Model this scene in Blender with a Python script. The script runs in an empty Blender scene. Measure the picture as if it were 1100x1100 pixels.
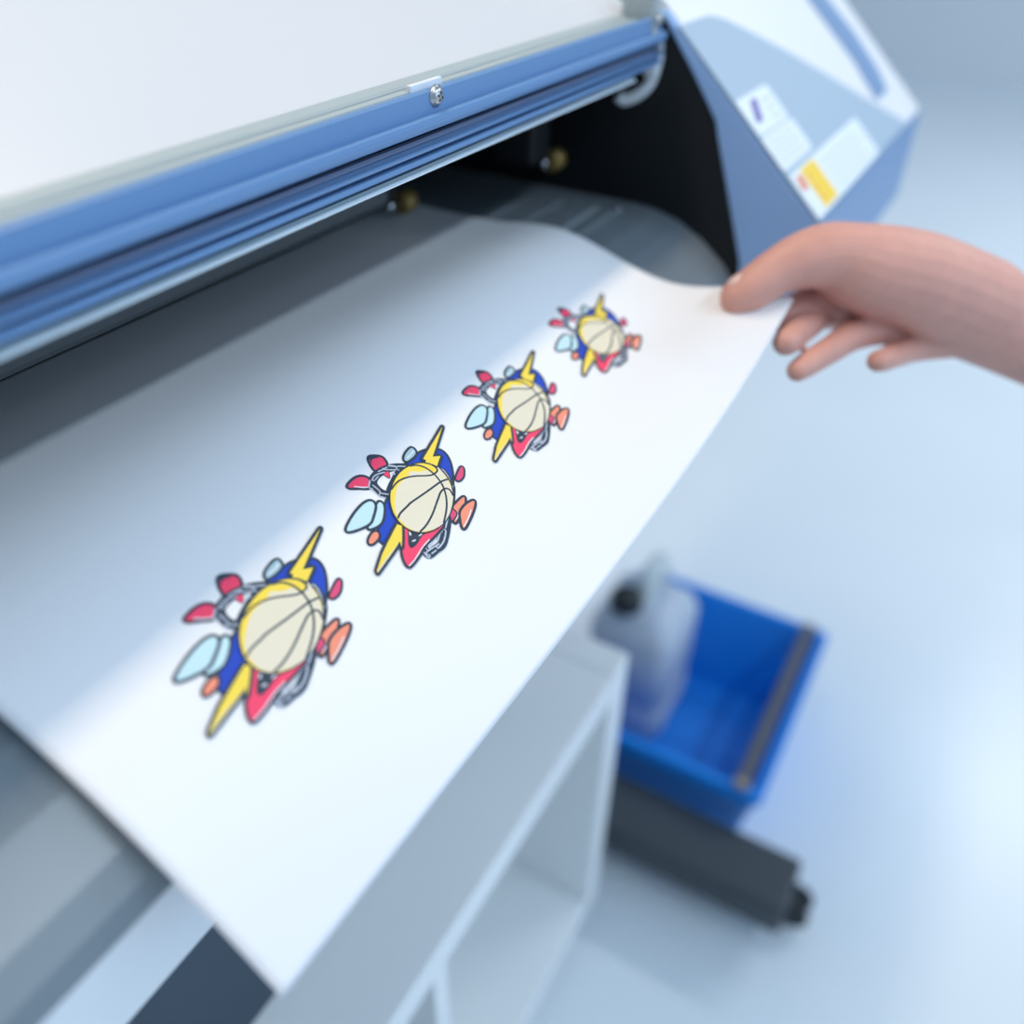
import bpy, bmesh, math, random
import numpy as np
from mathutils import Vector, Matrix
random.seed(4)
sc = bpy.context.scene
col = sc.collection

# ------------------------------------------------------------------ materials
def lin(c):
    c = c / 255.0
    return c / 12.92 if c <= 0.04045 else ((c + 0.055) / 1.055) ** 2.4
def rgb(r, g, b): return (lin(r), lin(g), lin(b), 1.0)
def mat(name, c, rough=0.5, metal=0.0, noise=0.0, nscale=40.0, bump=0.0, spec=0.5, coat=0.0, sss=0.0, trans=0.0):
    m = bpy.data.materials.new(name); m.use_nodes = True
    nt = m.node_tree; b = nt.nodes['Principled BSDF']
    b.inputs['Base Color'].default_value = c
    b.inputs['Roughness'].default_value = rough
    b.inputs['Metallic'].default_value = metal
    b.inputs['Specular IOR Level'].default_value = spec
    if coat: b.inputs['Coat Weight'].default_value = coat
    if sss:
        b.inputs['Subsurface Weight'].default_value = sss
        b.inputs['Subsurface Radius'].default_value = (0.006, 0.002, 0.001)
        b.inputs['Subsurface Scale'].default_value = 1.0
    if trans: b.inputs['Transmission Weight'].default_value = trans
    if noise or bump:
        tc = nt.nodes.new('ShaderNodeTexCoord'); nz = nt.nodes.new('ShaderNodeTexNoise')
        nz.inputs['Scale'].default_value = nscale; nz.inputs['Detail'].default_value = 4
        nt.links.new(tc.outputs['Object'], nz.inputs['Vector'])
        if noise:
            mx = nt.nodes.new('ShaderNodeMix'); mx.data_type = 'RGBA'
            mx.inputs[6].default_value = tuple(v * (1 - noise) for v in c[:3]) + (1,)
            mx.inputs[7].default_value = tuple(min(1, v * (1 + noise)) for v in c[:3]) + (1,)
            nt.links.new(nz.outputs['Fac'], mx.inputs[0]); nt.links.new(mx.outputs[2], b.inputs['Base Color'])
        if bump:
            bp = nt.nodes.new('ShaderNodeBump'); bp.inputs['Strength'].default_value = bump
            bp.inputs['Distance'].default_value = 0.001
            nt.links.new(nz.outputs['Fac'], bp.inputs['Height']); nt.links.new(bp.outputs['Normal'], b.inputs['Normal'])
    return m
M = {}
M['sheet'] = mat('sheet_vinyl', (0.86, 0.865, 0.875, 1), 0.45, noise=0.01, nscale=8, spec=0.25)
M['blue'] = mat('blue_paint', rgb(106, 144, 188), 0.38, noise=0.02, nscale=25, spec=0.5)
M['blue_dark'] = mat('groove_shade_blue', rgb(74, 112, 165), 0.45, noise=0.03, nscale=25)  # darkened rail blue for groove shade, not assigned to any part
M['paleblue'] = mat('pale_blue_plastic', rgb(160, 183, 202), 0.45, noise=0.015, nscale=15)
M['cheekblue'] = mat('pale_blue_plastic_shaded', rgb(152, 190, 236), 0.45, noise=0.015, nscale=15)  # same plastic as the slope panel, bluer tone of its shade put in
M['navy'] = mat('groove_shade_navy', rgb(48, 78, 128), 0.5, noise=0.05)  # groove shade as a colour
M['insert'] = mat('rubber_insert', rgb(124, 134, 160), 0.55, noise=0.05)
M['white'] = mat('white_plastic', (0.82, 0.84, 0.86, 1), 0.35, noise=0.01, nscale=12)
M['lid'] = mat('white_lid', (0.66, 0.68, 0.70, 1), 0.3, noise=0.008, nscale=6)
M['seal'] = mat('grey_seal', rgb(172, 184, 184), 0.4, noise=0.02)
M['purple'] = mat('purple_gap_filler', rgb(120, 130, 165), 0.5, noise=0.02)
M['lip'] = mat('lip_plastic', rgb(214, 226, 232), 0.3, noise=0.02)
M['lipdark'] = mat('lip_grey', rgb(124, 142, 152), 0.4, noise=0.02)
M['black'] = mat('black_plastic', rgb(12, 18, 22), 0.6, noise=0.1)
M['inner'] = mat('black_interior', rgb(8, 12, 15), 0.7, noise=0.1)
M['carriage'] = mat('carriage_grey', rgb(96, 100, 102), 0.5, noise=0.06)
M['platen'] = mat('platen_grey', rgb(122, 132, 138), 0.28, noise=0.08, nscale=18, spec=0.6)
M['mark'] = mat('platen_marking', rgb(165, 176, 182), 0.5, noise=0.03)
M['brass'] = mat('brass_roller', rgb(150, 125, 70), 0.45, 0.4, noise=0.05)
M['steelm'] = mat('steel', rgb(200, 202, 204), 0.25, 1.0, noise=0.03)
M['screw'] = mat('screw_steel', rgb(190, 188, 186), 0.3, 0.9, noise=0.05)
M['recess'] = mat('screw_recess', rgb(60, 58, 56), 0.5, 0.5, noise=0.05)
M['skin'] = mat('skin', rgb(216, 160, 144), 0.5, noise=0.10, nscale=90, bump=0.25, sss=0.15, spec=0.35)
M['nail'] = mat('nail', rgb(230, 194, 184), 0.3, noise=0.02, sss=0.1)
M['shelf'] = mat('white_laminate', (0.86, 0.88, 0.88, 1), 0.4, noise=0.01, nscale=10)
M['binblue'] = mat('bin_blue', rgb(6, 134, 228), 0.38, noise=0.04, nscale=20)
M['bar'] = mat('bar_grey', rgb(92, 92, 95), 0.45, noise=0.06, nscale=30)
M['barend'] = mat('bar_end_tan', rgb(165, 150, 135), 0.5, noise=0.05)
M['can'] = mat('can_plastic', rgb(188, 198, 212), 0.4, noise=0.05, nscale=12, sss=0.1)
M['canliquid'] = mat('can_handle', rgb(205, 215, 216), 0.4, noise=0.03)
M['cap'] = mat('can_cap', rgb(24, 30, 34), 0.45, noise=0.05)
M['stand'] = mat('stand_steel', rgb(58, 66, 72), 0.42, noise=0.06, nscale=25)
M['rubber'] = mat('caster_rubber', rgb(38, 42, 46), 0.6, noise=0.05)
M['panel'] = mat('stand_panel', rgb(44, 62, 78), 0.5, noise=0.05)
M['label'] = mat('label_paper', rgb(226, 236, 240), 0.5, noise=0.01)
M['violet'] = mat('label_violet', rgb(98, 88, 168), 0.5, noise=0.02)
M['text'] = mat('label_text_grey', rgb(196, 206, 212), 0.5, noise=0.02)
M['yellowlab'] = mat('label_yellow', rgb(246, 208, 44), 0.5, noise=0.02)
M['orangelab'] = mat('label_orange', rgb(226, 130, 96), 0.5, noise=0.02)
INK = {'ink': (58, 70, 84), 'blue': (46, 78, 190), 'steel': (196, 206, 222), 'pink': (246, 78, 112), 'white': (236, 240, 246),
       'cyan': (196, 228, 236), 'orange': (244, 150, 122), 'mist': (168, 198, 208), 'rose': (224, 84, 124), 'yellow': (246, 218, 84), 'cream': (230, 222, 198)}
for k, v in INK.items(): M['ink_' + k] = mat('print_' + k, rgb(*v), 0.5, noise=0.02, nscale=120, spec=0.2)

# ------------------------------------------------------------------ object helpers
def root(name, loc, label, cat, group=None):
    o = bpy.data.objects.new(name, None); col.objects.link(o); o.location = loc
    o.empty_display_size = 0.05
    o['label'] = label; o['category'] = cat
    if group: o['group'] = group
    return o
def obj(name, bm, mats, parent=None, label=None, smooth=False, loc=None):
    if not isinstance(mats, (list, tuple)): mats = [mats]
    me = bpy.data.meshes.new(name)
    bmesh.ops.recalc_face_normals(bm, faces=bm.faces[:])
    bm.to_mesh(me); bm.free()
    for m in mats: me.materials.append(m)
    if smooth:
        for p in me.polygons: p.use_smooth = True
    o = bpy.data.objects.new(name, me); col.objects.link(o)
    if parent:
        o.parent = parent
        if parent.type == 'EMPTY': o.matrix_parent_inverse = Matrix.Translation(-Vector(parent.location))
    if label: o['label'] = label
    return o
def top(o, label, cat, group=None):
    o['label'] = label; o['category'] = cat
    if group: o['group'] = group
    return o
def add_box(bm, lo, hi, bev=0.0, seg=2, M4=None, mi=0):
    r = bmesh.ops.create_cube(bm, size=1.0)
    vs = r['verts']
    c = [(lo[i] + hi[i]) / 2 for i in range(3)]; s = [hi[i] - lo[i] for i in range(3)]
    for v in vs: v.co = Vector((v.co.x * s[0] + c[0], v.co.y * s[1] + c[1], v.co.z * s[2] + c[2]))
    fs = set(f for v in vs for f in v.link_faces)
    if bev > 0:
        es = list({e for v in vs for e in v.link_edges})
        r2 = bmesh.ops.bevel(bm, geom=es, offset=bev, segments=seg, affect='EDGES', profile=0.5)
        fs = set(r2['faces']) | {f for f in fs if f.is_valid}
        vs = list({v for f in fs for v in f.verts})
    for f in fs: f.material_index = mi
    if M4 is not None:
        for v in vs: v.co = M4 @ v.co
    return vs
def add_prism(bm, prof, x0, x1, mi=0):
    """profile of (y, z) points extruded along x"""
    a = [bm.verts.new((x0, y, z)) for y, z in prof]; b = [bm.verts.new((x1, y, z)) for y, z in prof]
    n = len(prof); fs = [bm.faces.new(a), bm.faces.new(b[::-1])]
    for i in range(n): fs.append(bm.faces.new((a[i], a[(i + 1) % n], b[(i + 1) % n], b[i])))
    for f in fs: f.material_index = mi
    return a + b
def frame(d):
    d = Vector(d).normalized(); u = d.cross(Vector((0, 0, 1)))
    if u.length < 1e-3: u = d.cross(Vector((0, 1, 0)))
    u.normalize(); return d, u, d.cross(u).normalized()
def add_lathe(bm, base, axis, prof, n=24, mi=0):
    """profile of (radius, height) points turned about an axis"""
    d, u, v = frame(axis); base = Vector(base); rings = []
    for r, h in prof:
        if r < 1e-6: rings.append([bm.verts.new(base + d * h)])
        else: rings.append([bm.verts.new(base + d * h + (u * math.cos(2 * math.pi * k / n) + v * math.sin(2 * math.pi * k / n)) * r) for k in range(n)])
    for a, b in zip(rings[:-1], rings[1:]):
        for k in range(n):
            k2 = (k + 1) % n
            if len(a) == 1 and len(b) == 1: continue
            if len(a) == 1: f = bm.faces.new((a[0], b[k], b[k2]))
            elif len(b) == 1: f = bm.faces.new((a[k], a[k2], b[0]))
            else: f = bm.faces.new((a[k], a[k2], b[k2], b[k]))
            f.material_index = mi; f.smooth = True
def add_tube(bm, pts, r, n=12, mi=0):
    pts = [Vector(p) for p in pts]; rs = r if isinstance(r, (list, tuple)) else [r] * len(pts)
    rings = []; u = None
    for i, p in enumerate(pts):
        t = (pts[min(i + 1, len(pts) - 1)] - pts[max(i - 1, 0)]).normalized()
        if u is None: _, u, v = frame(t)
        else:
            u = (u - t * u.dot(t)).normalized(); v = t.cross(u)
        rings.append([bm.verts.new(p + (u * math.cos(2 * math.pi * k / n) + v * math.sin(2 * math.pi * k / n)) * rs[i]) for k in range(n)])
    for a, b in zip(rings[:-1], rings[1:]):
        for k in range(n):
            f = bm.faces.new((a[k], a[(k + 1) % n], b[(k + 1) % n], b[k])); f.smooth = True; f.material_index = mi
    for rg in (rings[0][::-1], rings[-1]):
        f = bm.faces.new(rg); f.material_index = mi
def catmull(P, closed=False, step=4):
    P = [Vector(p) for p in P]; n = len(P); out = []
    rng = range(n) if closed else range(n - 1)
    for i in rng:
        if closed: a, b, c, d = P[(i - 1) % n], P[i], P[(i + 1) % n], P[(i + 2) % n]
        else: a, b, c, d = P[max(i - 1, 0)], P[i], P[i + 1], P[min(i + 2, n - 1)]
        for k in range(step):
            t = k / step
            out.append(0.5 * ((2 * b) + (c - a) * t + (2 * a - 5 * b + 4 * c - d) * t * t + (3 * b - a - 3 * c + d) * t ** 3))
    if not closed: out.append(P[-1].copy())
    return out

# ------------------------------------------------------------------ the printed sheet: height field over (x, y)
NET = np.array([[0.71206, 0.78882, 0.86196, 0.92144, 0.95414, 0.96935, 0.97503, 0.97399, 0.97001, 0.96814, 0.96756], [0.78793, 0.83763, 0.89047, 0.93696, 0.95562, 0.97056, 0.97554, 0.97343, 0.96954, 0.96799, 0.96764], [0.86978, 0.89158, 0.91622, 0.9356, 0.96598, 0.9801, 0.97445, 0.9708, 0.96854, 0.9679, 0.96783], [0.9584, 0.95915, 0.966, 0.94358, 0.95867, 0.97717, 0.96609, 0.96604, 0.96742, 0.96798, 0.96813], [1.05187, 1.03483, 1.0158, 0.98055, 0.95764, 0.95637, 0.95592, 0.96095, 0.96624, 0.96812, 0.96848]]
)
X0, X1, NX, Y0, Y1, NY, YR = 0.03, 0.51, 5, 0.08, 0.42, 11, 0.19
SL, SR, SF = 0.06981, 0.49555, -0.09600          # left edge, right edge, front edge (arc length from y = 0.19)
def bas(t, n):
    t = np.clip(np.asarray(t, float), 0, 1) * (n - 3); i = np.minimum(t.astype(int), n - 4); u = t - i
    w = np.zeros(t.shape + (n,))
    for k, b in enumerate([(1 - u) ** 3 / 6, (3 * u ** 3 - 6 * u ** 2 + 4) / 6, (-3 * u ** 3 + 3 * u ** 2 + 3 * u + 1) / 6, u ** 3 / 6]):
        np.put_along_axis(w, (i + k)[..., None], b[..., None], -1)
    return w
UG = np.linspace(0.05, 0.51, 185); SG = np.linspace(-0.11, 0.20, 311)
YY = np.linspace(Y0, Y1, 500)
_prof = bas((UG - X0) / (X1 - X0), NX) @ NET @ bas((YY - Y0) / (Y1 - Y0), NY).T
TAB = np.zeros((len(UG), len(SG), 2))
for i in range(len(UG)):
    z = _prof[i]; Ls = np.concatenate([[0], np.cumsum(np.hypot(np.diff(YY), np.diff(z)))]); Ls -= np.interp(YR, YY, Ls)
    TAB[i, :, 0] = np.interp(SG, Ls, YY); TAB[i, :, 1] = np.interp(TAB[i, :, 0], YY, z)
def S(u, s):
    a = (u - UG[0]) / (UG[1] - UG[0]); b = (s - SG[0]) / (SG[1] - SG[0])
    i = min(max(int(a), 0), len(UG) - 2); j = min(max(int(b), 0), len(SG) - 2); a -= i; b -= j
    q = TAB[i, j] * (1 - a) * (1 - b) + TAB[i + 1, j] * a * (1 - b) + TAB[i, j + 1] * (1 - a) * b + TAB[i + 1, j + 1] * a * b
    return Vector((u, q[0], q[1]))
def Nrm(u, s):
    e = 0.002
    n = (S(u + e, s) - S(u - e, s)).cross(S(u, s + e) - S(u, s - e)); n.normalize()
    return n if n.z > 0 else -n

sheet_root = root('printed_sheet', (0.28, 0.19, 0.955), 'white sheet with four basketball prints coming out of the blue printer', 'sheet')
bm = bmesh.new(); nu, ns = 110, 110; grid = []
for i in range(nu + 1):
    u = SL + (SR - SL) * i / nu
    grid.append([bm.verts.new(S(u, SF + (0.19 - SF) * j / ns)) for j in range(ns + 1)])
for i in range(nu):
    for j in range(ns):
        f = bm.faces.new((grid[i][j], grid[i + 1][j], grid[i + 1][j + 1], grid[i][j + 1])); f.smooth = True
sheet = obj('paper', bm, M['sheet'], sheet_root, smooth=True)
sheet.data.update()
md = sheet.modifiers.new('thickness', 'SOLIDIFY'); md.thickness = 0.00025; md.offset = -1

# artwork: closed fills and strokes in millimetres on the sheet, drawn in order
ART=[
('f','blue',2.45,1,[(8.8,15.1),(15.0,15.5),(21.8,14.5),(27.5,11.1),(28.3,7.1),(25.6,2.4),(19.9,-2.9),(10.4,-8.5),(-3.2,-12.2),(-18.0,-2.5),(-29.0,-3.9),(-29.4,-0.1),(-23.8,3.5),(-16.3,7.3),(-12.0,9.1),(-7.3,12.1),(4.7,15.6)]),
('l','ink',2.4,1,[(18.8,5.0),(20.2,2.4),(19.3,-1.4),(17.4,-5.0),(15.0,-7.2),(10.9,-9.9)]),
('l','steel',0.64,1,[(19.4,4.1),(20.5,2.7),(19.6,-0.7),(17.3,-4.4)]),
('l','steel',0.72,1,[(17.1,-5.3),(14.6,-6.9)]),
('l','ink',0.56,1,[(19.1,2.8),(17.7,-1.2)]),
('f','pink',2.45,1,[(-2.0,27.8),(0.6,26.6),(2.5,24.3),(1.5,21.3),(-1.1,20.1),(-4.8,21.4),(-4.2,24.9)]),
('f','ink',0.0,1,[(-1.9,28.0),(-0.1,27.4),(1.6,25.3),(-1.7,26.5),(-3.7,25.1)]),
('f','pink',2.45,1,[(-21.0,23.8),(-15.8,24.6),(-12.3,23.3),(-11.2,20.5),(-14.0,18.1),(-17.8,20.8)]),
('l','white',0.56,1,[(-18.7,22.2),(-16.7,20.1),(-14.6,18.5)]),
('l','ink',3.84,1,[(7.7,14.4),(3.6,17.4),(-0.9,19.4),(-6.4,20.1),(-10.8,18.7),(-12.1,14.2),(-10.6,9.9)]),
('f','pink',0.68,1,[(-3.6,18.3),(-1.0,18.0),(-3.0,15.6),(-3.5,16.5)]),
('l','steel',0.56,1,[(7.5,14.8),(4.8,17.0),(3.2,16.8),(3.5,15.5)]),
('l','steel',0.56,1,[(2.4,16.4),(-1.3,19.5),(-1.7,20.5)]),
('l','steel',0.88,1,[(3.7,17.8),(1.7,19.7)]),
('l','steel',0.56,1,[(0.3,19.7),(-4.6,20.7)]),
('l','steel',0.56,1,[(-2.7,18.8),(-7.2,20.3),(-10.1,19.6),(-9.6,18.8)]),
('l','steel',0.52,1,[(-6.6,19.1),(-9.0,18.8)]),
('l','steel',0.64,1,[(-11.2,20.0),(-14.2,18.0),(-13.7,16.6)]),
('l','steel',0.56,1,[(-12.0,17.7),(-12.0,13.8),(-13.6,12.9)]),
('l','steel',0.56,1,[(-14.0,17.3),(-14.1,13.8)]),
('l','steel',0.56,1,[(-12.5,13.0),(-10.3,10.6)]),
('l','steel',0.56,1,[(-14.3,12.8),(-12.6,10.0)]),
('l','steel',0.88,1,[(-0.5,15.9),(0.2,15.4)]),
('f','cyan',2.31,1,[(-16.5,10.5),(-16.9,7.8),(-23.5,3.8),(-29.4,4.9),(-28.2,6.2),(-21.7,8.8)]),
('f','cyan',2.45,1,[(-19.1,13.1),(-19.4,10.7),(-24.2,8.0),(-27.9,6.8),(-33.2,8.0),(-37.3,9.8),(-36.5,11.1),(-30.0,13.1),(-23.0,14.0)]),
('f','orange',2.17,1,[(-30.1,2.7),(-28.3,1.7),(-29.7,0.1),(-32.9,-0.4),(-34.9,0.3),(-33.8,1.7)]),
('f','mist',2.17,1,[(17.7,19.4),(17.4,16.7),(14.4,15.9),(10.3,16.2),(10.1,17.6),(13.0,19.0)]),
('l','white',0.64,1,[(16.9,17.9),(15.5,17.4),(11.7,17.2)]),
('f','rose',1.9,1,[(28.7,-1.7),(28.7,-3.0),(25.5,-5.2),(22.2,-5.5),(21.4,-4.1),(25.4,-2.5)]),
('f','orange',2.31,1,[(7.6,-12.7),(11.0,-12.0),(16.5,-12.4),(11.6,-15.4),(3.8,-17.3),(2.8,-16.9)]),
('l','white',0.48,1,[(7.7,-15.7),(4.2,-16.8)]),
('f','orange',2.45,1,[(18.4,-16.5),(16.2,-18.2),(10.6,-20.2),(3.3,-21.8),(6.3,-18.1),(9.2,-16.0),(14.1,-15.5)]),
('l','white',0.48,1,[(13.5,-18.5),(8.8,-20.2),(4.2,-21.3)]),
('f','rose',1.36,1,[(5.9,-12.3),(7.0,-13.2),(6.5,-15.1),(4.1,-15.8),(0.3,-15.6),(1.6,-13.7)]),
('l','ink',3.84,1,[(1.6,-13.7),(-3.4,-16.8),(-10.4,-20.0),(-14.7,-19.7),(-19.2,-19.1),(-18.5,-16.0)]),
('l','steel',0.64,1,[(1.4,-14.1),(-3.1,-16.2)]),
('l','steel',0.72,1,[(-3.0,-15.0),(-6.4,-16.3)]),
('l','steel',0.72,1,[(-4.4,-16.1),(-4.5,-17.4),(-9.2,-19.7),(-13.6,-20.1),(-13.6,-19.2)]),
('l','steel',0.72,1,[(-7.7,-16.4),(-11.3,-17.9)]),
('l','steel',0.72,1,[(-12.6,-16.6),(-16.0,-16.5)]),
('l','steel',0.64,1,[(-11.8,-19.1),(-18.5,-17.9),(-19.8,-18.6),(-19.1,-19.7)]),
('l','steel',0.64,1,[(-15.3,-20.1),(-17.9,-19.8)]),
('l','steel',0.72,1,[(-20.0,-16.6),(-20.5,-19.9),(-19.2,-19.8)]),
('l','steel',0.64,1,[(-17.8,-16.1),(-18.1,-17.2)]),
('f','pink',2.31,1,[(-17.2,-3.2),(-16.7,-5.5),(-22.2,-10.1),(-22.8,-12.4),(-19.5,-12.8),(-14.0,-11.9),(-9.3,-13.4),(-3.1,-14.7),(-11.1,-15.2),(-16.7,-15.2),(-22.4,-16.4),(-27.5,-17.1),(-30.2,-16.8),(-29.3,-13.7),(-25.6,-9.6)]),
('f','ink',0.54,1,[(-17.6,-6.6),(-15.7,-8.6),(-13.5,-11.1),(-17.4,-12.0),(-21.0,-12.3),(-21.3,-10.4)]),
('l','white',0.88,1,[(-17.7,-7.4),(-18.3,-8.1)]),
('l','white',0.72,1,[(-19.8,-10.7),(-18.6,-11.1)]),
('l','white',0.56,1,[(-15.6,-11.0),(-14.2,-11.2)]),
('l','white',0.48,1,[(-29.9,-16.9),(-25.4,-16.6),(-18.9,-15.3),(-13.6,-15.0)]),
('f','yellow',2.45,0,[(-18.9,-1.3),(-17.9,-3.1),(-21.8,-6.4),(-25.8,-9.4),(-24.2,-7.1),(-29.0,-8.1),(-42.6,-10.2),(-42.2,-9.4),(-34.4,-5.9),(-27.3,-3.7)]),
('f','cream',0.0,0,[(-24.6,-7.2),(-28.8,-7.9),(-41.9,-10.1),(-41.9,-9.6),(-34.3,-8.2)]),
('f','yellow',2.58,0,[(39.7,17.8),(17.2,12.3),(17.7,11.1),(15.1,9.3),(17.9,5.2),(20.0,6.1),(25.2,8.2),(21.8,10.2)]),
('f','yellow',1.36,1,[(11.8,-9.2),(9.4,-10.7),(6.7,-12.0),(4.0,-13.0),(1.2,-13.7),(-1.6,-14.0),(-4.3,-13.9),(-6.9,-13.6),(-9.3,-12.9),(-11.5,-11.9),(-13.4,-10.6),(-14.9,-9.1),(-16.1,-7.3),(-16.9,-5.4),(-17.2,-3.4),(-17.2,-1.3),(-16.7,0.8),(-15.9,2.9),(-14.6,5.0),(-13.0,7.0),(-11.0,8.8),(-8.8,10.4),(-6.3,11.7),(-3.6,12.8),(-0.8,13.6),(2.1,14.1),(4.9,14.2),(7.6,13.9),(10.2,13.4),(12.6,12.4),(14.6,11.2),(16.3,9.6),(17.6,7.8),(18.5,5.8),(18.9,3.6),(18.8,1.4),(18.2,-0.9),(17.2,-3.2),(15.8,-5.3),(13.9,-7.3)]),
('f','cream',0.0,1,[(-16.1,0.3),(-13.3,4.5),(-8.0,8.3),(-3.4,10.5),(4.4,10.9),(6.4,11.9),(10.4,8.8),(13.4,7.6),(14.5,4.5),(17.2,4.2),(19.2,5.3),(18.6,1.7),(16.9,-3.1),(13.4,-8.0),(9.3,-10.6),(4.3,-13.0),(-1.4,-14.2),(-6.4,-13.7),(-11.7,-11.4),(-15.2,-8.6),(-16.6,-4.6),(-16.4,-3.4)]),
('l','ink',0.8,1,[(-7.4,11.2),(-2.1,11.9),(3.0,10.7),(7.3,8.4),(8.3,7.7),(12.3,4.9),(15.1,4.0),(17.5,4.2),(18.2,5.5),(17.7,8.2),(16.4,9.9)]),
('l','ink',0.88,1,[(9.1,13.6),(12.0,11.9),(14.1,8.6),(14.7,4.1),(13.7,-0.7),(11.6,-4.5),(8.4,-8.0),(4.3,-11.0),(-1.9,-14.2)]),
('l','ink',0.88,1,[(17.5,-1.6),(13.4,-0.4),(4.6,0.4),(-5.7,1.5),(-7.7,1.4),(-13.4,1.2),(-16.2,0.4)]),
('l','ink',0.88,1,[(12.8,-8.4),(13.9,-5.8),(12.8,-4.0),(9.5,-3.8),(5.1,-5.4),(5.2,-5.3),(-2.7,-8.3),(-9.1,-9.8),(-13.7,-10.0)])]
U0, S0, PITCH = 0.1505, -0.01270, 0.0867
WID = (1.04, 1.0, 0.97, 0.91)
def refine(V, T, mx):
    while True:
        V = list(V); cache = {}; out = []; split = False
        def mid(a, b):
            k = (min(a, b), max(a, b))
            if (V[a] - V[b]).length <= mx: return None
            if k not in cache: V.append((V[a] + V[b]) / 2); cache[k] = len(V) - 1
            return cache[k]
        for a, b, c in T:
            ab, bc, ca = mid(a, b), mid(b, c), mid(c, a)
            m = (ab is not None) + (bc is not None) + (ca is not None)
            if m == 0: out.append((a, b, c)); continue
            split = True
            if m == 3: out += [(a, ab, ca), (ab, b, bc), (ca, bc, c), (ab, bc, ca)]
            else:
                while not (ab is not None and (m == 1 or bc is not None)):
                    a, b, c = b, c, a; ab, bc, ca = bc, ca, ab
                if m == 1: out += [(a, ab, c), (ab, b, c)]
                else: out += [(ab, b, bc), (a, ab, bc), (a, bc, c)]
        T = out
        if not split: return V, T
from mathutils.geometry import tessellate_polygon
def fill_tris(P):
    T = tessellate_polygon([[Vector((p.x, p.y, 0)) for p in P]])
    return refine([Vector((p.x, p.y)) for p in P], [tuple(t) for t in T], 3.0)
def stroke_tris(P, w, closed):
    V = []; T = []; n = len(P); h = w / 2
    for i in range(n if closed else n - 1):
        a, b = P[i], P[(i + 1) % n]
        if (b - a).length < 1e-5: continue
        d = (b - a).normalized(); q = Vector((-d.y, d.x)) * h; k = len(V)
        V += [a + q, a - q, b - q, b + q]; T += [(k, k + 1, k + 2), (k, k + 2, k + 3)]
    for p in P:
        k = len(V); V.append(p.copy()); V += [p + Vector((math.cos(t * math.pi / 5), math.sin(t * math.pi / 5))) * h for t in range(10)]
        T += [(k, k + 1 + t, k + 1 + (t + 1) % 10) for t in range(10)]
    return refine(V, T, 3.0)
LAYERS = []
for kind, c, w, sm, pts in ART:
    P = [Vector(p) for p in pts]
    if sm & 1: P = [Vector((q.x, q.y)) for q in catmull([Vector((p.x, p.y, 0)) for p in P], kind == 'f', 4)]
    if kind == 'f':
        if w > 0: LAYERS.append(('ink',) + stroke_tris(P, w, True))
        LAYERS.append((c,) + fill_tris(P))
    else: LAYERS.append((c,) + stroke_tris(P, w, False))
names = list(INK)
for k in range(4):
    bm = bmesh.new()
    for li, (c, V, T) in enumerate(LAYERS):
        hgt = 0.00006 + 0.000008 * li
        vs = []
        for v in V:
            u, s = U0 + PITCH * k + v.x * WID[k] / 1000, S0 + v.y / 1000
            vs.append(bm.verts.new(S(u, s) + Nrm(u, s) * hgt))
        for t in T:
            try: f = bm.faces.new([vs[i] for i in t])
            except ValueError: continue
            f.material_index = names.index(c); f.smooth = True
    me = bpy.data.meshes.new('basketball_print'); 
    for f in bm.faces:
        f.normal_update()
        if f.normal.z < 0: f.normal_flip()
    bm.to_mesh(me); bm.free()
    for nme in names: me.materials.append(M['ink_' + nme])
    o = bpy.data.objects.new('basketball_print', me); col.objects.link(o); o.parent = sheet_root
    o.matrix_parent_inverse = Matrix.Translation(-Vector(sheet_root.location))
    o['label'] = 'colourful printed basketball with lightning bolts and chains'

# ------------------------------------------------------------------ the printer
PX0, PX1 = -0.12, 0.61
pr = root('wide_format_printer', (0.25, 0.3, 0.80), 'blue and white wide format printer with the white sheet coming out under its lid', 'printer')
# platen and apron, one curved bed
prof = [(0.46, 0.957), (0.245, 0.957), (0.228, 0.9555), (0.2085, 0.950), (0.19, 0.940), (0.171, 0.925), (0.1635, 0.916), (0.1605, 0.908), (0.1620, 0.9045),
        (0.176, 0.9045), (0.20, 0.93), (0.23, 0.94), (0.46, 0.94)]
bm = bmesh.new(); add_prism(bm, prof, PX0, PX1 - 0.001); platen = obj('platen', bm, M['platen'], pr, 'dark grey curved platen')
bm = bmesh.new()
for y0, y1 in ((0.262, 0.2665), (0.292, 0.2935), (0.318, 0.319)):
    add_box(bm, (PX0 + .02, y0, 0.9572), (0.585, y1, 0.9576))
for i in range(26):
    x = 0.02 + i * 0.0225
    add_box(bm, (x, 0.272, 0.9572), (x + 0.0016, 0.284 if i % 2 else 0.289, 0.9576))
for i in range(12):
    x = 0.50 + i * 0.0075
    add_box(bm, (x, 0.246, 0.9572), (x + 0.004, 0.252, 0.9576))
obj('scale_marking', bm, M['mark'], platen, 'pale scale markings on the platen')
bm = bmesh.new(); add_prism(bm, [(0.1725, 0.848), (0.1725, 0.9040), (0.20, 0.9040), (0.30, 0.92), (0.46, 0.93), (0.46, 0.845), (0.176, 0.845)], PX0, 0.54)
obj('lower_body', bm, M['white'], pr, 'white lower front body')
bm = bmesh.new(); add_lathe(bm, (0.59, 0.2502, 0.957), (0, 0, 1), [(0, 0), (0.0035, 0), (0.003, 0.0015), (0, 0.0022)], 16); obj('platen_screw', bm, M['steelm'], platen, 'small bright screw head')
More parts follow.
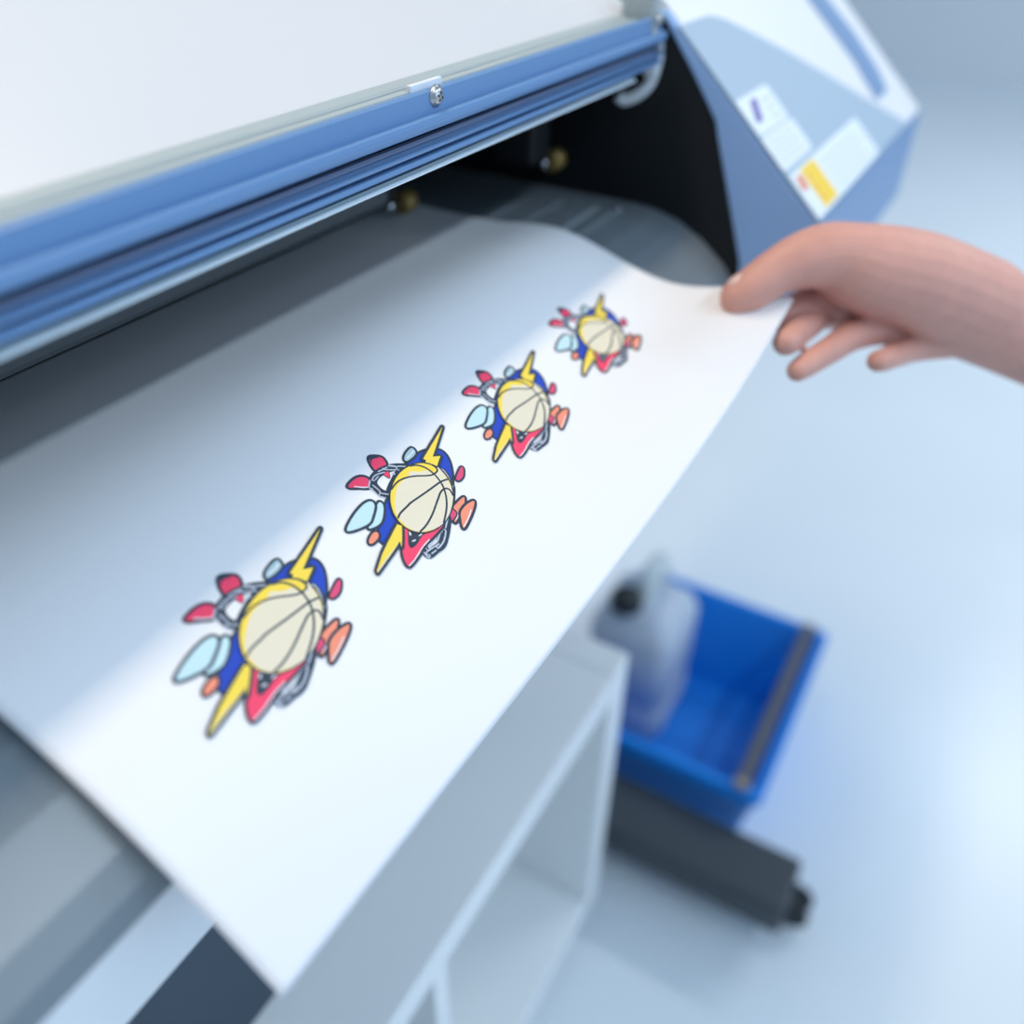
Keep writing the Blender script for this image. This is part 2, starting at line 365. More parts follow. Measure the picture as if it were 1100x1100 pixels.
# dark cavity
bm = bmesh.new()
add_box(bm, (PX0, 0.455, 0.95), (PX1, 0.47, 1.16))
obj('back_wall', bm, M['inner'], pr)
bm = bmesh.new()
add_prism(bm, [(0.2331, 1.0735), (0.1925, 1.0205), (0.1893, 1.0100), (0.1800, 0.985), (0.1601, 0.9303), (0.158, 0.89), (0.46, 0.89), (0.46, 1.16), (0.36, 1.13)], PX1 - 0.0005, PX1 + 0.004)
obj('cavity_wall', bm, M['black'], pr, 'black inner side wall')
bm = bmesh.new(); add_box(bm, (PX0, 0.262, 1.052), (PX1 - .004, 0.45, 1.064), 0.002)
obj('added_lid_slab', bm, M['inner'], pr)  # added black slab, stops the white lid underside lighting the cavity
bm = bmesh.new(); add_box(bm, (PX0, 0.385, 0.985), (PX1 - .004, 0.45, 1.03), 0.003); obj('carriage_guide', bm, M['inner'], pr)
# carriage block
bm = bmesh.new(); add_box(bm, (0.05, 0.345, 0.983), (0.445, 0.384, 1.045), 0.004)
car = obj('print_carriage', bm, M['carriage'], pr, 'dark grey carriage block')
# pinch rollers
for x, ry, rz in ((0.4715, 0.0, 0.0012), (0.572, -0.058, 0.0135)):
    bm = bmesh.new(); add_box(bm, (x - 0.034, 0.352 + ry, 0.978 + rz), (x - 0.008, 0.383 + ry, 1.01 + rz), 0.003)
    hb = obj('pinch_roller', bm, M['black'], pr)
    bm = bmesh.new(); add_lathe(bm, (x - 0.008, 0.352 + ry, 0.976 + rz), (1, 0, 0), [(0, 0), (0.006, 0), (0.0072, 0.001), (0.0072, 0.011), (0.006, 0.012), (0, 0.012)], 20)
    obj('roller_wheel', bm, M['brass'], hb, 'brass coloured wheel')
    bm = bmesh.new(); add_lathe(bm, (x - 0.020, 0.350 + ry, 0.978 + rz), (0, -1, 0), [(0, 0), (0.004, 0), (0.003, 0.002), (0, 0.0022)], 14)
    obj('roller_pin', bm, M['steelm'], hb)
# lid
bm = bmesh.new()
th = math.radians(25); dy, dz = math.cos(th), math.sin(th)
lp = [(0.252, 1.0680), (0.252, 1.0775), (0.2525, 1.0792), (0.2535, 1.0801), (0.2560, 1.0811)]
e = lp[-1]; L = 0.46
lp += [(e[0] + dy * L, e[1] + dz * L), (e[0] + dy * L + 0.004, e[1] + dz * L - 0.012), (0.266, 1.0680)]
add_prism(bm, lp, PX0, 0.606)
lid = obj('lid', bm, M['lid'], pr, 'white sloping lid')
bm = bmesh.new(); add_prism(bm, [(0.2497, 1.066), (0.2497, 1.0782), (0.2502, 1.0797), (0.2514, 1.0807), (0.2535, 1.0814), (0.2556, 1.0822), (0.2562, 1.0816), (0.2540, 1.0803), (0.2525, 1.079), (0.2519, 1.0775), (0.2519, 1.066)], PX0, 0.604)
obj('lid_edge', bm, M['seal'], lid, 'pale grey rounded front edge of the lid', smooth=False)
bm = bmesh.new(); add_box(bm, (PX0, 0.2445, 1.066), (0.572, 0.2494, 1.0788), 0.0006); obj('filler', bm, M['purple'], lid, 'thin purple grey gasket')  # purple grey strip filling the gap between seal strip and lid
bm = bmesh.new(); add_box(bm, (PX0, 0.2400, 1.066), (0.572, 0.2444, 1.0813), 0.0006); obj('seal_strip', bm, M['seal'], lid, 'pale grey seal strip')
# rail, horizontal grooves in its front
def zk(px, y): return 1.1648 - y * (0.1554 + 0.001345 * px)
rp = [(0.2395, zk(146.5, 0.2390)), (0.2375, zk(145.3, 0.2375)), (0.2356, zk(146.8, 0.2356)), (0.2340, zk(151, 0.2340)), (0.2340, zk(178, 0.2340)), (0.2325, zk(180, 0.2325)),
      (0.2310, zk(181.5, 0.2310)), (0.2300, zk(185, 0.2300)), (0.2296, zk(190, 0.2296)), (0.2298, zk(196, 0.2298)), (0.2312, zk(201, 0.2312)),
      (0.2400, zk(201.6, 0.2312) - 0.0004), (0.2400, zk(206, 0.2400)), (0.2440, zk(214, 0.2365) - 0.0003), (0.2440, zk(219.5, 0.2330)), (0.2330, zk(219.5, 0.2330)),
      (0.2312, zk(221, 0.2312)), (0.2304, zk(223.5, 0.2304)), (0.2310, zk(227, 0.2310)), (0.2420, zk(227.5, 0.2310)), (0.2420, zk(232.5, 0.2325)),
      (0.2325, zk(232.5, 0.2325)), (0.2318, zk(234, 0.2318)), (0.2318, zk(240.5, 0.2318)), (0.2340, zk(241.5, 0.2340)), (0.2395, zk(239, 0.2395))]
bm = bmesh.new(); add_prism(bm, rp, PX0, 0.597)
rail = obj('lid_rail', bm, M['blue'], pr, 'blue grooved aluminium rail')
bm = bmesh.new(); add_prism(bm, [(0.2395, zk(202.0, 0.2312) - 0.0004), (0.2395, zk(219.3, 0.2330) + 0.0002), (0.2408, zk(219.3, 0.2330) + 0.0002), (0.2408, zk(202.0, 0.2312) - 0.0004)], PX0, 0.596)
gr = obj('groove_shade', bm, M['navy'], rail, 'dark navy strip painting the shade in the groove')  # navy strip lining the groove, its shade put into the colour
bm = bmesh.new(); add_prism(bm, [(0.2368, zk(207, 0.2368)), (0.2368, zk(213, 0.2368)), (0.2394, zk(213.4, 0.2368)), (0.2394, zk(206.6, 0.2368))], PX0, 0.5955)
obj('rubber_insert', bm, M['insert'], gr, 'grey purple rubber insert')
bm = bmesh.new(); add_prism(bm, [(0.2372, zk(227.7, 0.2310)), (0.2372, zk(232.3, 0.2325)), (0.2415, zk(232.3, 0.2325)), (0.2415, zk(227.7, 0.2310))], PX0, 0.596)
obj('groove_shade', bm, M['navy'], rail, 'dark navy strip painting the shade in the groove')  # second strip, lower groove's shade painted navy
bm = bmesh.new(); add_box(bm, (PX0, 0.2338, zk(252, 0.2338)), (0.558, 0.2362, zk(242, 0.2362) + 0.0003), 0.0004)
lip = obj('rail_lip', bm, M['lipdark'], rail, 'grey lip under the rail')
bm = bmesh.new(); add_prism(bm, [(0.2338, zk(249, 0.2338)), (0.2322, zk(250.5, 0.2322)), (0.2312, zk(253.5, 0.2312)), (0.2312, zk(255.6, 0.2312)), (0.2370, zk(255.6, 0.2312)), (0.2370, zk(249, 0.2338))], PX0, 0.556); obj('lip_edge', bm, M['lip'], rail, 'bright edge of the lip')
# cross-head screw on the rail and white clip behind it
sz = 1.0785; sx = 0.3388
bm = bmesh.new()
add_lathe(bm, (sx, 0.2342, sz), (0, -1, 0), [(0, 0), (0.0047, 0), (0.0047, 0.0006), (0.0040, 0.0007), (0.0036, 0.0018), (0.0026, 0.0026), (0, 0.0030)], 28)
scw = obj('screw', bm, M['screw'], rail, 'round steel cross-head screw')
bm = bmesh.new()
for a in (0.35, 0.35 + math.pi / 2):
    add_box(bm, (-0.0021, -0.0002, -0.0004), (0.0021, 0.0004, 0.0004), M4=Matrix.Translation((sx, 0.2342 - 0.0027, sz)) @ Matrix.Rotation(a, 4, 'Y'))
obj('screw_recess', bm, M['recess'], scw)
bm = bmesh.new(); add_box(bm, (0.3275, 0.2390, 1.072), (0.3515, 0.2415, 1.0838), 0.0006); obj('clip', bm, M['white'], rail, 'small white clip behind the rail')
# right end of the rail: bracket, screw, end piece, latch hook
bm = bmesh.new(); add_box(bm, (0.5795, 0.2325, 1.0685), (0.5895, 0.256, 1.096), 0.002); br = obj('hinge_bracket', bm, M['seal'], pr, 'pale grey bracket at the end of the rail')
bm = bmesh.new(); add_lathe(bm, (0.5850, 0.2325, 1.0800), (0, -1, 0), [(0, 0), (0.0042, 0), (0.0036, 0.0018), (0, 0.003)], 20); obj('bracket_screw', bm, M['screw'], br)
bm = bmesh.new(); add_box(bm, (0.5955, 0.2325, 1.0585), (0.604, 0.246, 1.0655), 0.002); obj('rail_end_cap', bm, M['mark'], pr, 'grey end cap of the rail')
bm = bmesh.new()
add_tube(bm, catmull([(0.601, 0.236, 1.058), (0.602, 0.238, 1.048), (0.602, 0.241, 1.039), (0.600, 0.248, 1.032), (0.598, 0.256, 1.0285), (0.596, 0.260, 1.031)], False, 5), [0.0042] * 26, 12)
add_box(bm, (0.596, 0.234, 1.044), (0.605, 0.244, 1.056), 0.002)
obj('latch_hook', bm, M['label'], pr, 'pale latch hook under the rail end', smooth=True)
# right housing: white shell, blue faces
T = Vector((0, 0.1114, 0.1031)).normalized(); NN = Vector((0, -T.z, T.y)); P0 = Vector((0.61, 0.1116, 0.9675))
def onslope(x, t, h=0.0): return Vector((x, P0.y, P0.z)) + T * t + NN * h
hx0, hx1 = PX1 + 0.0045, 0.99
bm = bmesh.new()
hp = [(0.1118, 0.9672), (0.1122, 0.885), (0.46, 0.885), (0.47, 0.90), (0.47, 1.20), (0.40, 1.20)]
q = P0 + T * 0.26; hp = hp[:5] + [(0.47, 1.19), (0.42, 1.215), (q.y + 0.02, q.z + 0.012), (q.y, q.z), (0.112, 0.9676)]
hp = [(0.1122, 0.885), (0.46, 0.885), (0.47, 0.90), (0.47, 1.19), (0.42, 1.215), (q.y + 0.02, q.z + 0.012), (q.y, q.z), (0.1119, 0.9677)]
add_prism(bm, hp, hx0, hx1)
hs = obj('side_housing', bm, M['white'], pr, 'white side housing')
bm = bmesh.new()   # inner blue cheek facing the paper, bounded in front by the ridge
ins = [(0.2331, 1.0735), (0.2150, 1.0510), (0.1985, 1.0290), (0.1925, 1.0205), (0.1893, 1.0100), (0.1800, 0.985), (0.1601, 0.9303), (0.156, 0.8855)]
q2 = P0 + T * 0.168
cheek = [(0.1117, 0.9675), (P0.y + T.y * 0.168, q2.z), (0.2420, 1.0830)] + ins + [(0.1117, 0.8855)]
add_prism(bm, cheek, PX1 - 0.004, hx0 - 0.0002)
ck = obj('side_cheek', bm, M['cheekblue'], pr, 'blue cheek beside the opening')
md = ck.modifiers.new('edge', 'BEVEL'); md.width = 0.0022; md.segments = 2; md.limit_method = 'ANGLE'
bm = bmesh.new(); add_box(bm, (PX1 - 0.004, 0.1100, 0.886), (hx1, 0.1116, 0.9672), 0.0006); obj('front_plate', bm, M['blue'], pr, 'blue front plate of the side housing')  # same plastic as the slope, darker blue carries this face's shade
bm = bmesh.new()   # pale blue panel on the slope, with a curved upper outline
edge = catmull([(0.632, 0.1565, 0), (0.660, 0.1560, 0), (0.674, 0.1525, 0), (0.6914, 0.1456, 0), (0.7622, 0.1051, 0), (0.8417, 0.0523, 0), (0.915, 0.004, 0)], False, 6)
pts = [(PX1 - 0.004, 0.0), (PX1 - 0.004, 0.1565)] + [(p.x, p.y) for p in edge] + [(0.915, 0.0)]
lo = [bm.verts.new(onslope(x, t, 0.0001)) for x, t in pts]; hi = [bm.verts.new(onslope(x, t, 0.0016)) for x, t in pts]
bm.faces.new(lo[::-1]); bm.faces.new(hi)
for i in range(len(pts)): bm.faces.new((lo[i], lo[(i + 1) % len(pts)], hi[(i + 1) % len(pts)], hi[i]))
obj('slope_panel', bm, M['paleblue'], pr, 'pale blue sloping panel')
bm = bmesh.new()
pts = [(0.8876, 0.150), (0.935, 0.150), (0.948, 0.0958), (0.944, 0.055), (0.930, 0.035), (0.885, 0.035), (0.897, 0.0747)]
lo = [bm.verts.new(onslope(x, t, 0.0001)) for x, t in pts]; hi = [bm.verts.new(onslope(x, t, 0.0012)) for x, t in pts]
bm.faces.new(lo[::-1]); bm.faces.new(hi)
for i in range(len(pts)): bm.faces.new((lo[i], lo[(i + 1) % len(pts)], hi[(i + 1) % len(pts)], hi[i]))
obj('stripe', bm, M['blue'], pr, 'blue stripe on the white housing')
def slab(bm, pts, h0, h1, mi=0):
    lo = [bm.verts.new(onslope(x, t, h0)) for x, t in pts]; hi = [bm.verts.new(onslope(x, t, h1)) for x, t in pts]
    fs = [bm.faces.new(lo[::-1]), bm.faces.new(hi)]
    for i in range(len(pts)): fs.append(bm.faces.new((lo[i], lo[(i + 1) % len(pts)], hi[(i + 1) % len(pts)], hi[i])))
    for f in fs: f.material_index = mi
def rect(x0, x1, t0, t1): return [(x0, t0), (x1, t0), (x1, t1), (x0, t1)]
def rrect(x0, x1, t0, t1, r=0.004):
    out = []
    for cx, cy, a in ((x1 - r, t1 - r, 0), (x0 + r, t1 - r, 90), (x0 + r, t0 + r, 180), (x1 - r, t0 + r, 270)):
        out += [(cx + r * math.cos(math.radians(a + k * 30)), cy + r * math.sin(math.radians(a + k * 30))) for k in range(4)]
    return out
h = 0.0016
bm = bmesh.new(); slab(bm, rrect(0.6065, 0.674, 0.0685, 0.0965), h, h + 0.0003); slab(bm, [(0.6165, 0.0772), (0.628, 0.0762), (0.6415, 0.0918), (0.630, 0.0922)], h + 0.0003, h + 0.0005, 1)
for i in range(3): slab(bm, rect(0.647, 0.667, 0.0735 + i * 0.0065, 0.0755 + i * 0.0065), h + 0.0003, h + 0.0004, 2)
obj('notice_label', bm, [M['label'], M['violet'], M['text']], pr, 'white label with a violet mark')
bm = bmesh.new(); slab(bm, rrect(0.6055, 0.6775, 0.0405, 0.0672), h, h + 0.0003)
for i in range(5): slab(bm, rect(0.612, 0.671 - 0.006 * (i % 2), 0.0445 + i * 0.0044, 0.0457 + i * 0.0044), h + 0.0003, h + 0.0004, 1)
obj('text_label', bm, [M['label'], M['text']], pr, 'white label with faint rows of print')
bm = bmesh.new(); slab(bm, rrect(0.6075, 0.80, 0.0012, 0.0366), h, h + 0.0003); slab(bm, rect(0.6300, 0.6640, 0.0034, 0.0347), h + 0.0003, h + 0.0005, 1)
slab(bm, [(0.6135, 0.0226), (0.6250, 0.0216), (0.6265, 0.0320), (0.6170, 0.0332)], h + 0.0003, h + 0.0005, 2)
for i in range(4): slab(bm, rect(0.674, 0.785 - 0.012 * (i % 2), 0.007 + i * 0.0068, 0.0085 + i * 0.0068), h + 0.0003, h + 0.0004, 3)
for i in range(3): slab(bm, rect(0.6365, 0.6385, 0.008 + i * 0.008, 0.013 + i * 0.008), h + 0.0005, h + 0.0006, 2)
obj('warning_label', bm, [M['label'], M['yellowlab'], M['orangelab'], M['text']], pr, 'white label with a yellow block')
# left end housing, mirrors the right one
bm = bmesh.new(); add_prism(bm, hp, PX0 - 0.16, PX0 - 0.0005); obj('side_housing', bm, M['white'], pr)

# ------------------------------------------------------------------ printer stand
st = root('printer_stand', (0.705, 0.25, 0.0), 'black steel stand of the printer with a low foot beam on casters', 'stand')
bm = bmesh.new(); add_box(bm, (0.664, -0.030, 0.045), (0.752, 0.60, 0.10), 0.006); obj('foot_beam', bm, M['stand'], st)
bm = bmesh.new(); add_box(bm, (0.675, 0.36, 0.10), (0.735, 0.46, 0.884), 0.004); obj('column', bm, M['stand'], st)
bm = bmesh.new(); add_box(bm, (-0.30, -0.022, 0.045), (-0.217, 0.60, 0.10), 0.006); obj('foot_beam', bm, M['stand'], st)
bm = bmesh.new(); add_box(bm, (-0.285, 0.36, 0.10), (-0.225, 0.46, 0.884), 0.004); obj('column', bm, M['stand'], st)
bm = bmesh.new(); add_box(bm, (-0.225, 0.40, 0.60), (0.675, 0.44, 0.70), 0.003); obj('cross_bar', bm, M['stand'], st)
bm = bmesh.new(); add_box(bm, (-0.20, 0.274, 0.525), (0.49, 0.28, 0.843), 0.002)
for x in (-0.1, 0.4): add_box(bm, (x, 0.28, 0.62), (x + 0.03, 0.40, 0.66))
obj('modesty_panel', bm, M['panel'], st, 'dark blue grey panel under the printer')
for x in (0.730, -0.275):
    for y in (-0.034, 0.55):
        bm = bmesh.new()
        add_box(bm, (x - 0.016, y - 0.006, 0.024), (x + 0.016, y + 0.03, 0.0455), 0.003)
        c = obj('caster', bm, M['stand'], st)
        bm = bmesh.new()
        for s in (-0.02, 0.006): add_lathe(bm, (x + s, y, 0.027), (1, 0, 0), [(0, 0), (0.02, 0), (0.0265, 0.003), (0.0265, 0.011), (0.02, 0.014), (0, 0.014)], 24)
        obj('caster_wheel', bm, M['rubber'], c)

# ------------------------------------------------------------------ white shelf unit
XA, XB, YA, YB, ZA, ZB, TH = -0.095, 0.595, 0.197, 0.56, 0.05, 0.515, 0.036
sh = root('shelf_unit', (0.25, 0.37, 0.0), 'low white open shelf unit under the front of the printer', 'shelf')
bm = bmesh.new(); add_box(bm, (XA + TH, YA, ZB - TH), (XB - TH, YB, ZB - 0.001), 0.0015); obj('top_board', bm, M['shelf'], sh)
for x in (XA, XB - TH):
    bm = bmesh.new(); add_box(bm, (x, YA, ZA), (x + TH, YB, ZB), 0.002); obj('side_board', bm, M['shelf'], sh)
bm = bmesh.new(); add_box(bm, (XA + TH, YA, ZA), (XB - TH, YB, ZA + TH), 0.0015); obj('bottom_board', bm, M['shelf'], sh)
bm = bmesh.new(); add_box(bm, (0.242, YA + 0.002, ZA + TH), (0.260, YB, ZB - TH), 0.001); obj('divider', bm, M['shelf'], sh)
bm = bmesh.new(); add_box(bm, (XA + TH, YB - 0.012, ZA + TH), (XB - TH, YB - 0.004, ZB - TH)); obj('back_board', bm, M['shelf'], sh)
for x in (XA + 0.04, XB - 0.05):
    for y in (YA + 0.05, YB - 0.05):
        bm = bmesh.new(); add_lathe(bm, (x, y, 0), (0, 0, 1), [(0, 0), (0.018, 0), (0.020, 0.004), (0.022, 0.05), (0, 0.05)], 20); obj('foot', bm, M['seal'], sh)

# ------------------------------------------------------------------ blue bin
def rr(x0, x1, y0, y1, z, r, n=5):
    out = []
    for cx, cy, a in ((x1 - r, y1 - r, 0), (x0 + r, y1 - r, 90), (x0 + r, y0 + r, 180), (x1 - r, y0 + r, 270)):
        out += [Vector((cx + r * math.cos(math.radians(a + k * 90 / n)), cy + r * math.sin(math.radians(a + k * 90 / n)), z)) for k in range(n + 1)]
    return out
def loft(bm, secs, cap0=True, cap1=True, mi=0, smooth=False):
    rings = [[bm.verts.new(p) for p in s] for s in secs]; n = len(rings[0])
    for a, b in zip(rings[:-1], rings[1:]):
        for k in range(n):
            f = bm.faces.new((a[k], a[(k + 1) % n], b[(k + 1) % n], b[k])); f.material_index = mi; f.smooth = smooth
    if cap0: bm.faces.new(rings[0][::-1]).material_index = mi
    if cap1: bm.faces.new(rings[-1]).material_index = mi
bn = root('storage_bin', (0.94, 0.2, 0.0), 'open blue plastic bin on the floor holding a jerry can', 'bin')
bx = (0.775, 1.145, 0.044, 0.375); bb = (0.812, 1.075, 0.066, 0.355); zt = 0.145
bm = bmesh.new()
loft(bm, [rr(*bb, 0.0, 0.012), rr(bx[0] + 0.010, bx[1] - 0.012, bx[2] + 0.006, bx[3] - 0.006, zt - 0.022, 0.012), rr(bx[0], bx[1], bx[2], bx[3], zt - 0.020, 0.014), rr(bx[0], bx[1], bx[2], bx[3], zt, 0.014),
          rr(bx[0] + 0.012, bx[1] - 0.012, bx[2] + 0.012, bx[3] - 0.012, zt, 0.010), rr(bb[0] + 0.004, bb[1] - 0.004, bb[2] + 0.004, bb[3] - 0.004, 0.005, 0.010)])
obj('tub', bm, M['binblue'], bn)
bm = bmesh.new()
for i in range(3): add_box(bm, (0.86 + i * 0.06, 0.072, 0.005), (0.866 + i * 0.06, 0.349, 0.0065))
obj('floor_rib', bm, M['binblue'], bn)
# bar lying along the right rim
bm = bmesh.new(); add_box(bm, (0.790, 0.066, zt + 0.0005), (1.138, 0.085, zt + 0.012), 0.002)
bar = obj('flat_bar', bm, M['bar']); top(bar, 'dark grey bar lying along the right rim of the blue bin', 'bar')
bm = bmesh.new(); add_box(bm, (0.778, 0.0655, zt + 0.0003), (0.790, 0.0855, zt + 0.0123), 0.002); obj('end_cap', bm, M['barend'], bar, 'tan end of the bar')

# ------------------------------------------------------------------ jerry can
jc = root('jerry_can', (0.96, 0.275, 0.007), 'translucent grey jerry can with a black cap standing in the blue bin', 'jerry can')
jx = (0.882, 1.03, 0.232, 0.368)
def jr(d, z, r): return rr(jx[0] + d, jx[1] - d, jx[2] + d, jx[3] - d, z, r)
bm = bmesh.new()
loft(bm, [jr(0.012, 0.0075, 0.02), jr(0.003, 0.012, 0.024), jr(0.0, 0.03, 0.026), jr(0.0, 0.075, 0.026), jr(0.003, 0.08, 0.025), jr(0.003, 0.10, 0.025), jr(0, 0.105, 0.026), jr(0.0, 0.217, 0.026), jr(0.006, 0.237, 0.028), jr(0.022, 0.253, 0.026), jr(0.040, 0.259, 0.014)], smooth=True)
obj('can_body', bm, M['can'], jc, smooth=True)
bm = bmesh.new(); add_lathe(bm, (0.912, 0.318, 0.249), (0, 0, 1), [(0, 0), (0.020, 0), (0.018, 0.012), (0.018, 0.022), (0, 0.022)], 24); nk = obj('neck', bm, M['can'], jc)
bm = bmesh.new()
add_lathe(bm, (0.912, 0.318, 0.264), (0, 0, 1), [(0, 0), (0.0235, 0), (0.0235, 0.020), (0.021, 0.0235), (0, 0.024)], 28)
for k in range(16):
    a = k * math.pi / 8; add_box(bm, (-0.0015, 0.0228, 0.001), (0.0015, 0.0245, 0.019), M4=Matrix.Translation((0.912, 0.318, 0.264)) @ Matrix.Rotation(a, 4, 'Z'))
obj('cap', bm, M['cap'], jc, 'black screw cap')
bm = bmesh.new(); add_tube(bm, catmull([(0.942, 0.302, 0.249), (0.949, 0.302, 0.280), (0.966, 0.302, 0.294), (1.000, 0.302, 0.294), (1.012, 0.302, 0.280), (1.016, 0.302, 0.243)], False, 6), 0.014, 14)
obj('handle', bm, M['canliquid'], jc, 'pale carrying handle', smooth=True)

# ------------------------------------------------------------------ hand
CH = {
'thumb': [(0.4765, 0.1224, 0.9605, 0.0106), (0.481, 0.1173, 0.964, 0.0124), (0.4940, 0.1076, 0.9728, 0.0136), (0.5059, 0.0968, 0.9778, 0.0166), (0.5192, 0.0842, 0.9782, 0.0200), (0.5324, 0.0678, 0.9711, 0.0256), (0.5582, 0.0375, 0.9595, 0.0295), (0.5936, 0.0010, 0.9384, 0.0310)],
'index': [(0.4915, 0.1215, 0.9400, 0.0080), (0.5075, 0.1010, 0.9418, 0.0098), (0.5346, 0.0853, 0.9462, 0.0125), (0.5600, 0.0560, 0.9456, 0.0140), (0.5995, 0.0020, 0.9391, 0.0220)],
'middle': [(0.4726, 0.0896, 0.9418, 0.0076), (0.4798, 0.0888, 0.9414, 0.0084), (0.5069, 0.0874, 0.9384, 0.0090), (0.5412, 0.0807, 0.9351, 0.0098), (0.5660, 0.0451, 0.9321, 0.0125), (0.5996, 0.0001, 0.9331, 0.0220)],
'ring': [(0.4706, 0.0790, 0.9278, 0.0066), (0.4775, 0.0763, 0.9290, 0.0074), (0.4979, 0.0690, 0.9311, 0.0082), (0.5292, 0.0589, 0.9322, 0.0098), (0.5632, 0.0390, 0.9284, 0.0120), (0.5998, -0.0018, 0.9271, 0.0200)],
'little': [(0.5114, 0.0420, 0.9258, 0.0066), (0.5189, 0.0394, 0.9244, 0.0072), (0.5400, 0.0342, 0.9203, 0.0080), (0.5636, 0.0241, 0.9192, 0.0105), (0.6027, -0.0083, 0.9230, 0.0180)],
'arm': [(0.5820, 0.0170, 0.9430, 0.0310), (0.6120, -0.0240, 0.9230, 0.0305), (0.6488, -0.0811, 0.8957, 0.0310), (0.7877, -0.2612, 0.8058, 0.0400), (0.9261, -0.4340, 0.7201, 0.0440)]}
bm = bmesh.new()
def ball(bm, c, r):
    bmesh.ops.create_icosphere(bm, subdivisions=3, radius=r, matrix=Matrix.Translation(c))
for nm, ch in CH.items():
    pts = catmull([Vector(p[:3]) for p in ch], False, 6)
    rs = [q.x for q in catmull([Vector((p[3], 0, 0)) for p in ch], False, 6)]
    add_tube(bm, pts, rs, 20); ball(bm, pts[0], rs[0]); ball(bm, pts[-1], rs[-1])
def v3(n, i): return Vector(CH[n][i][:3])
for a, b, r in ((v3('index', 3), v3('middle', 4), 0.0115), (v3('middle', 4), v3('ring', 4), 0.011), (v3('ring', 4), v3('little', 3), 0.010), (v3('thumb', 5), v3('index', 3), 0.012)):
    add_tube(bm, [a, (a + b) / 2, b], r, 16)
hand = obj('person', bm, M['skin'])
rm = hand.modifiers.new('remesh', 'REMESH'); rm.mode = 'VOXEL'; rm.voxel_size = 0.0011; rm.use_smooth_shade = True
smo = hand.modifiers.new('smooth', 'SMOOTH'); smo.factor = 0.5; smo.iterations = 9
bpy.context.view_layer.update()
ev = hand.evaluated_get(bpy.context.evaluated_depsgraph_get())
me = bpy.data.meshes.new_from_object(ev); hand.modifiers.clear(); old = hand.data; hand.data = me; bpy.data.meshes.remove(old)
if not me.materials: me.materials.append(M['skin'])
for p in me.polygons: p.use_smooth = True
top(hand, "person's bare right hand pinching the corner of the white sheet between thumb and fingers", 'hand')
ax = (v3('thumb', 0) - v3('thumb', 1)).normalized(); up = Vector((-0.05, 0.40, 1.0)); up = (up - ax * up.dot(ax)).normalized(); sd = ax.cross(up)
nc = (v3('thumb', 0) * 0.55 + v3('thumb', 1) * 0.45) + up * 0.0112
bm = bmesh.new(); bmesh.ops.create_icosphere(bm, subdivisions=3, radius=1.0)
for v in bm.verts:
    c = v.co.copy(); v.co = nc + ax * c.x * 0.0066 + sd * c.y * 0.0052 + up * (c.z * 0.0012 - 0.0025 * c.y * c.y - 0.0012 * max(0, c.x) ** 2)
obj('thumbnail', bm, M['nail'], hand, 'thumbnail', smooth=True)

# ------------------------------------------------------------------ room
def struct(name, lo, hi, m):
    bm = bmesh.new(); add_box(bm, lo, hi); o = obj(name, bm, m); o['kind'] = 'structure'; return o
mf = mat('floor_vinyl', rgb(228, 236, 240), 0.32, noise=0.05, nscale=2.5, spec=0.5)
mw = mat('wall_paint', rgb(226, 232, 236), 0.7, noise=0.02, nscale=3)
struct('floor', (-3.0, -3.0, -0.02), (7.0, 6.0, 0.0), mf)
struct('wall_right', (7.0, -3.0, 0.0), (7.1, 6.0, 2.8), mw)
struct('wall_back', (-3.0, 6.0, 0.0), (7.0, 6.1, 2.8), mw)

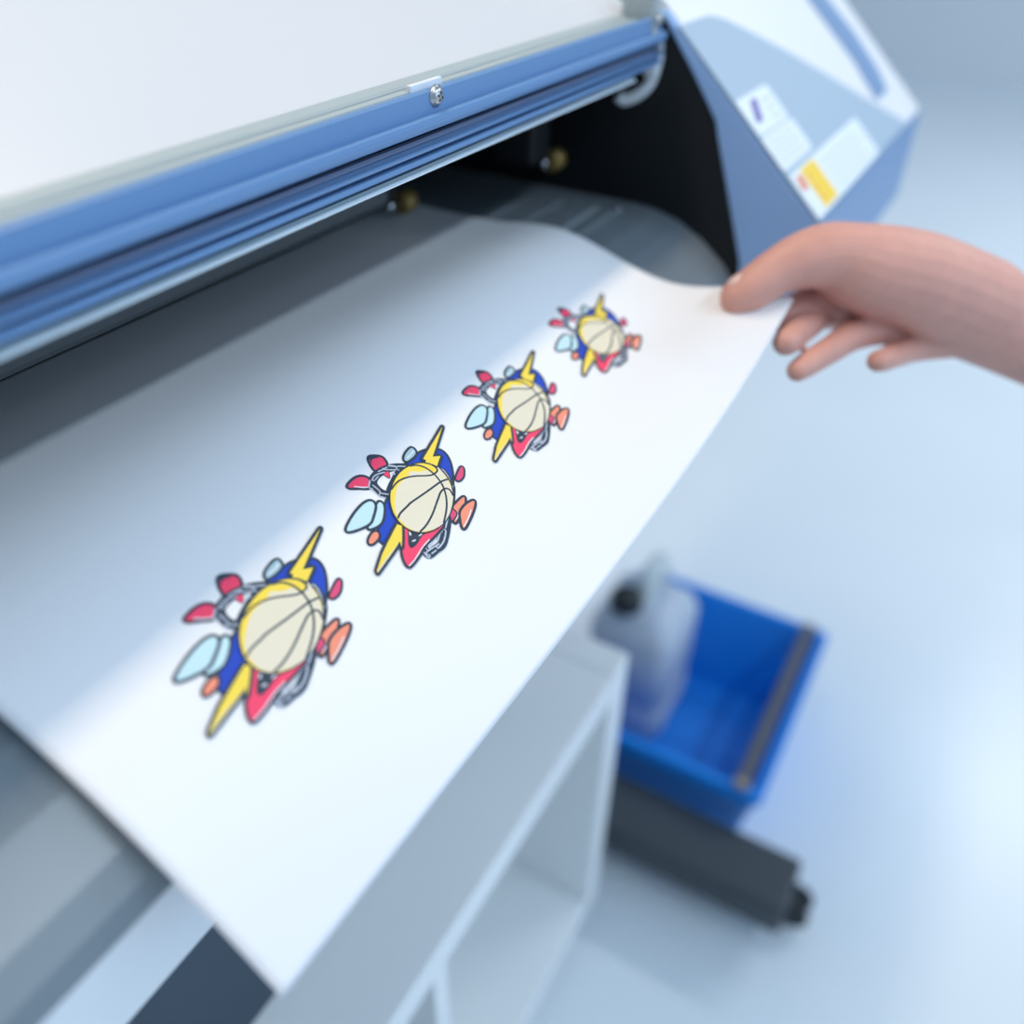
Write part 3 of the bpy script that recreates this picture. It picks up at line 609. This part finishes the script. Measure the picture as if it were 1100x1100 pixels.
# ------------------------------------------------------------------ light
def area(name, loc, sx, sy, watt, c, aim=None):
    l = bpy.data.lights.new(name, 'AREA'); l.shape = 'RECTANGLE'; l.size = sx; l.size_y = sy; l.energy = watt; l.color = c
    o = bpy.data.objects.new(name, l); col.objects.link(o); o.location = loc
    if aim is not None: o.rotation_euler = (Vector(aim) - Vector(loc)).to_track_quat('-Z', 'Y').to_euler()
    return o
area('ceiling_strip', (0.1, 0.68, 2.7), 1.8, 0.16, 25, (1.0, 0.80, 0.58))
L2 = area('front_ceiling_strip', (0.5, -1.42, 2.7), 2.2, 0.10, 20, (0.70, 0.85, 1.0))
L2.rotation_euler = (math.radians(40), 0, 0)
area('far_fill', (3.6, -1.6, 2.7), 0.15, 2.2, 60, (0.88, 0.95, 1.0))  # added fill light to brighten floor and shelf, no known lamp
ff = area('front_fill', (1.0, -2.9, 1.7), 2.6, 1.5, 26, (0.50, 0.74, 1.0)); ff.rotation_euler = (math.radians(90), 0, 0)  # added cool fill for the dark under the lid and shelf, no known window
w = bpy.data.worlds.new('room_light'); sc.world = w; w.use_nodes = True
w.node_tree.nodes['Background'].inputs[0].default_value = (0.55, 0.74, 1.0, 1); w.node_tree.nodes['Background'].inputs[1].default_value = 0.52

# ------------------------------------------------------------------ camera
P, A, RO = math.radians(37.451447), math.radians(29.554806), math.radians(1.0005353)
F = Vector((math.cos(P) * math.cos(A), math.cos(P) * math.sin(A), -math.sin(P)))
R = Vector((math.sin(A), -math.cos(A), 0)); U = R.cross(F)
R, U = math.cos(RO) * R + math.sin(RO) * U, math.cos(RO) * U - math.sin(RO) * R
cam = bpy.data.cameras.new('camera'); co = bpy.data.objects.new('camera', cam); col.objects.link(co)
mm = Matrix((R, U, -F)).transposed().to_4x4(); mm.translation = Vector((0, 0, 1.1648)); co.matrix_world = mm
cam.sensor_width = 36; cam.sensor_fit = 'HORIZONTAL'; cam.lens = 36 * 931.32 / 1100; cam.clip_start = 0.02
cam.dof.use_dof = True; cam.dof.focus_distance = 0.372; cam.dof.aperture_fstop = cam.lens / 1000 / 0.0105
sc.camera = co
sc.view_settings.view_transform = 'Standard'; sc.view_settings.look = 'None'; sc.view_settings.gamma = 1; sc.view_settings.exposure = 0.0
sc.view_settings.use_curve_mapping = False
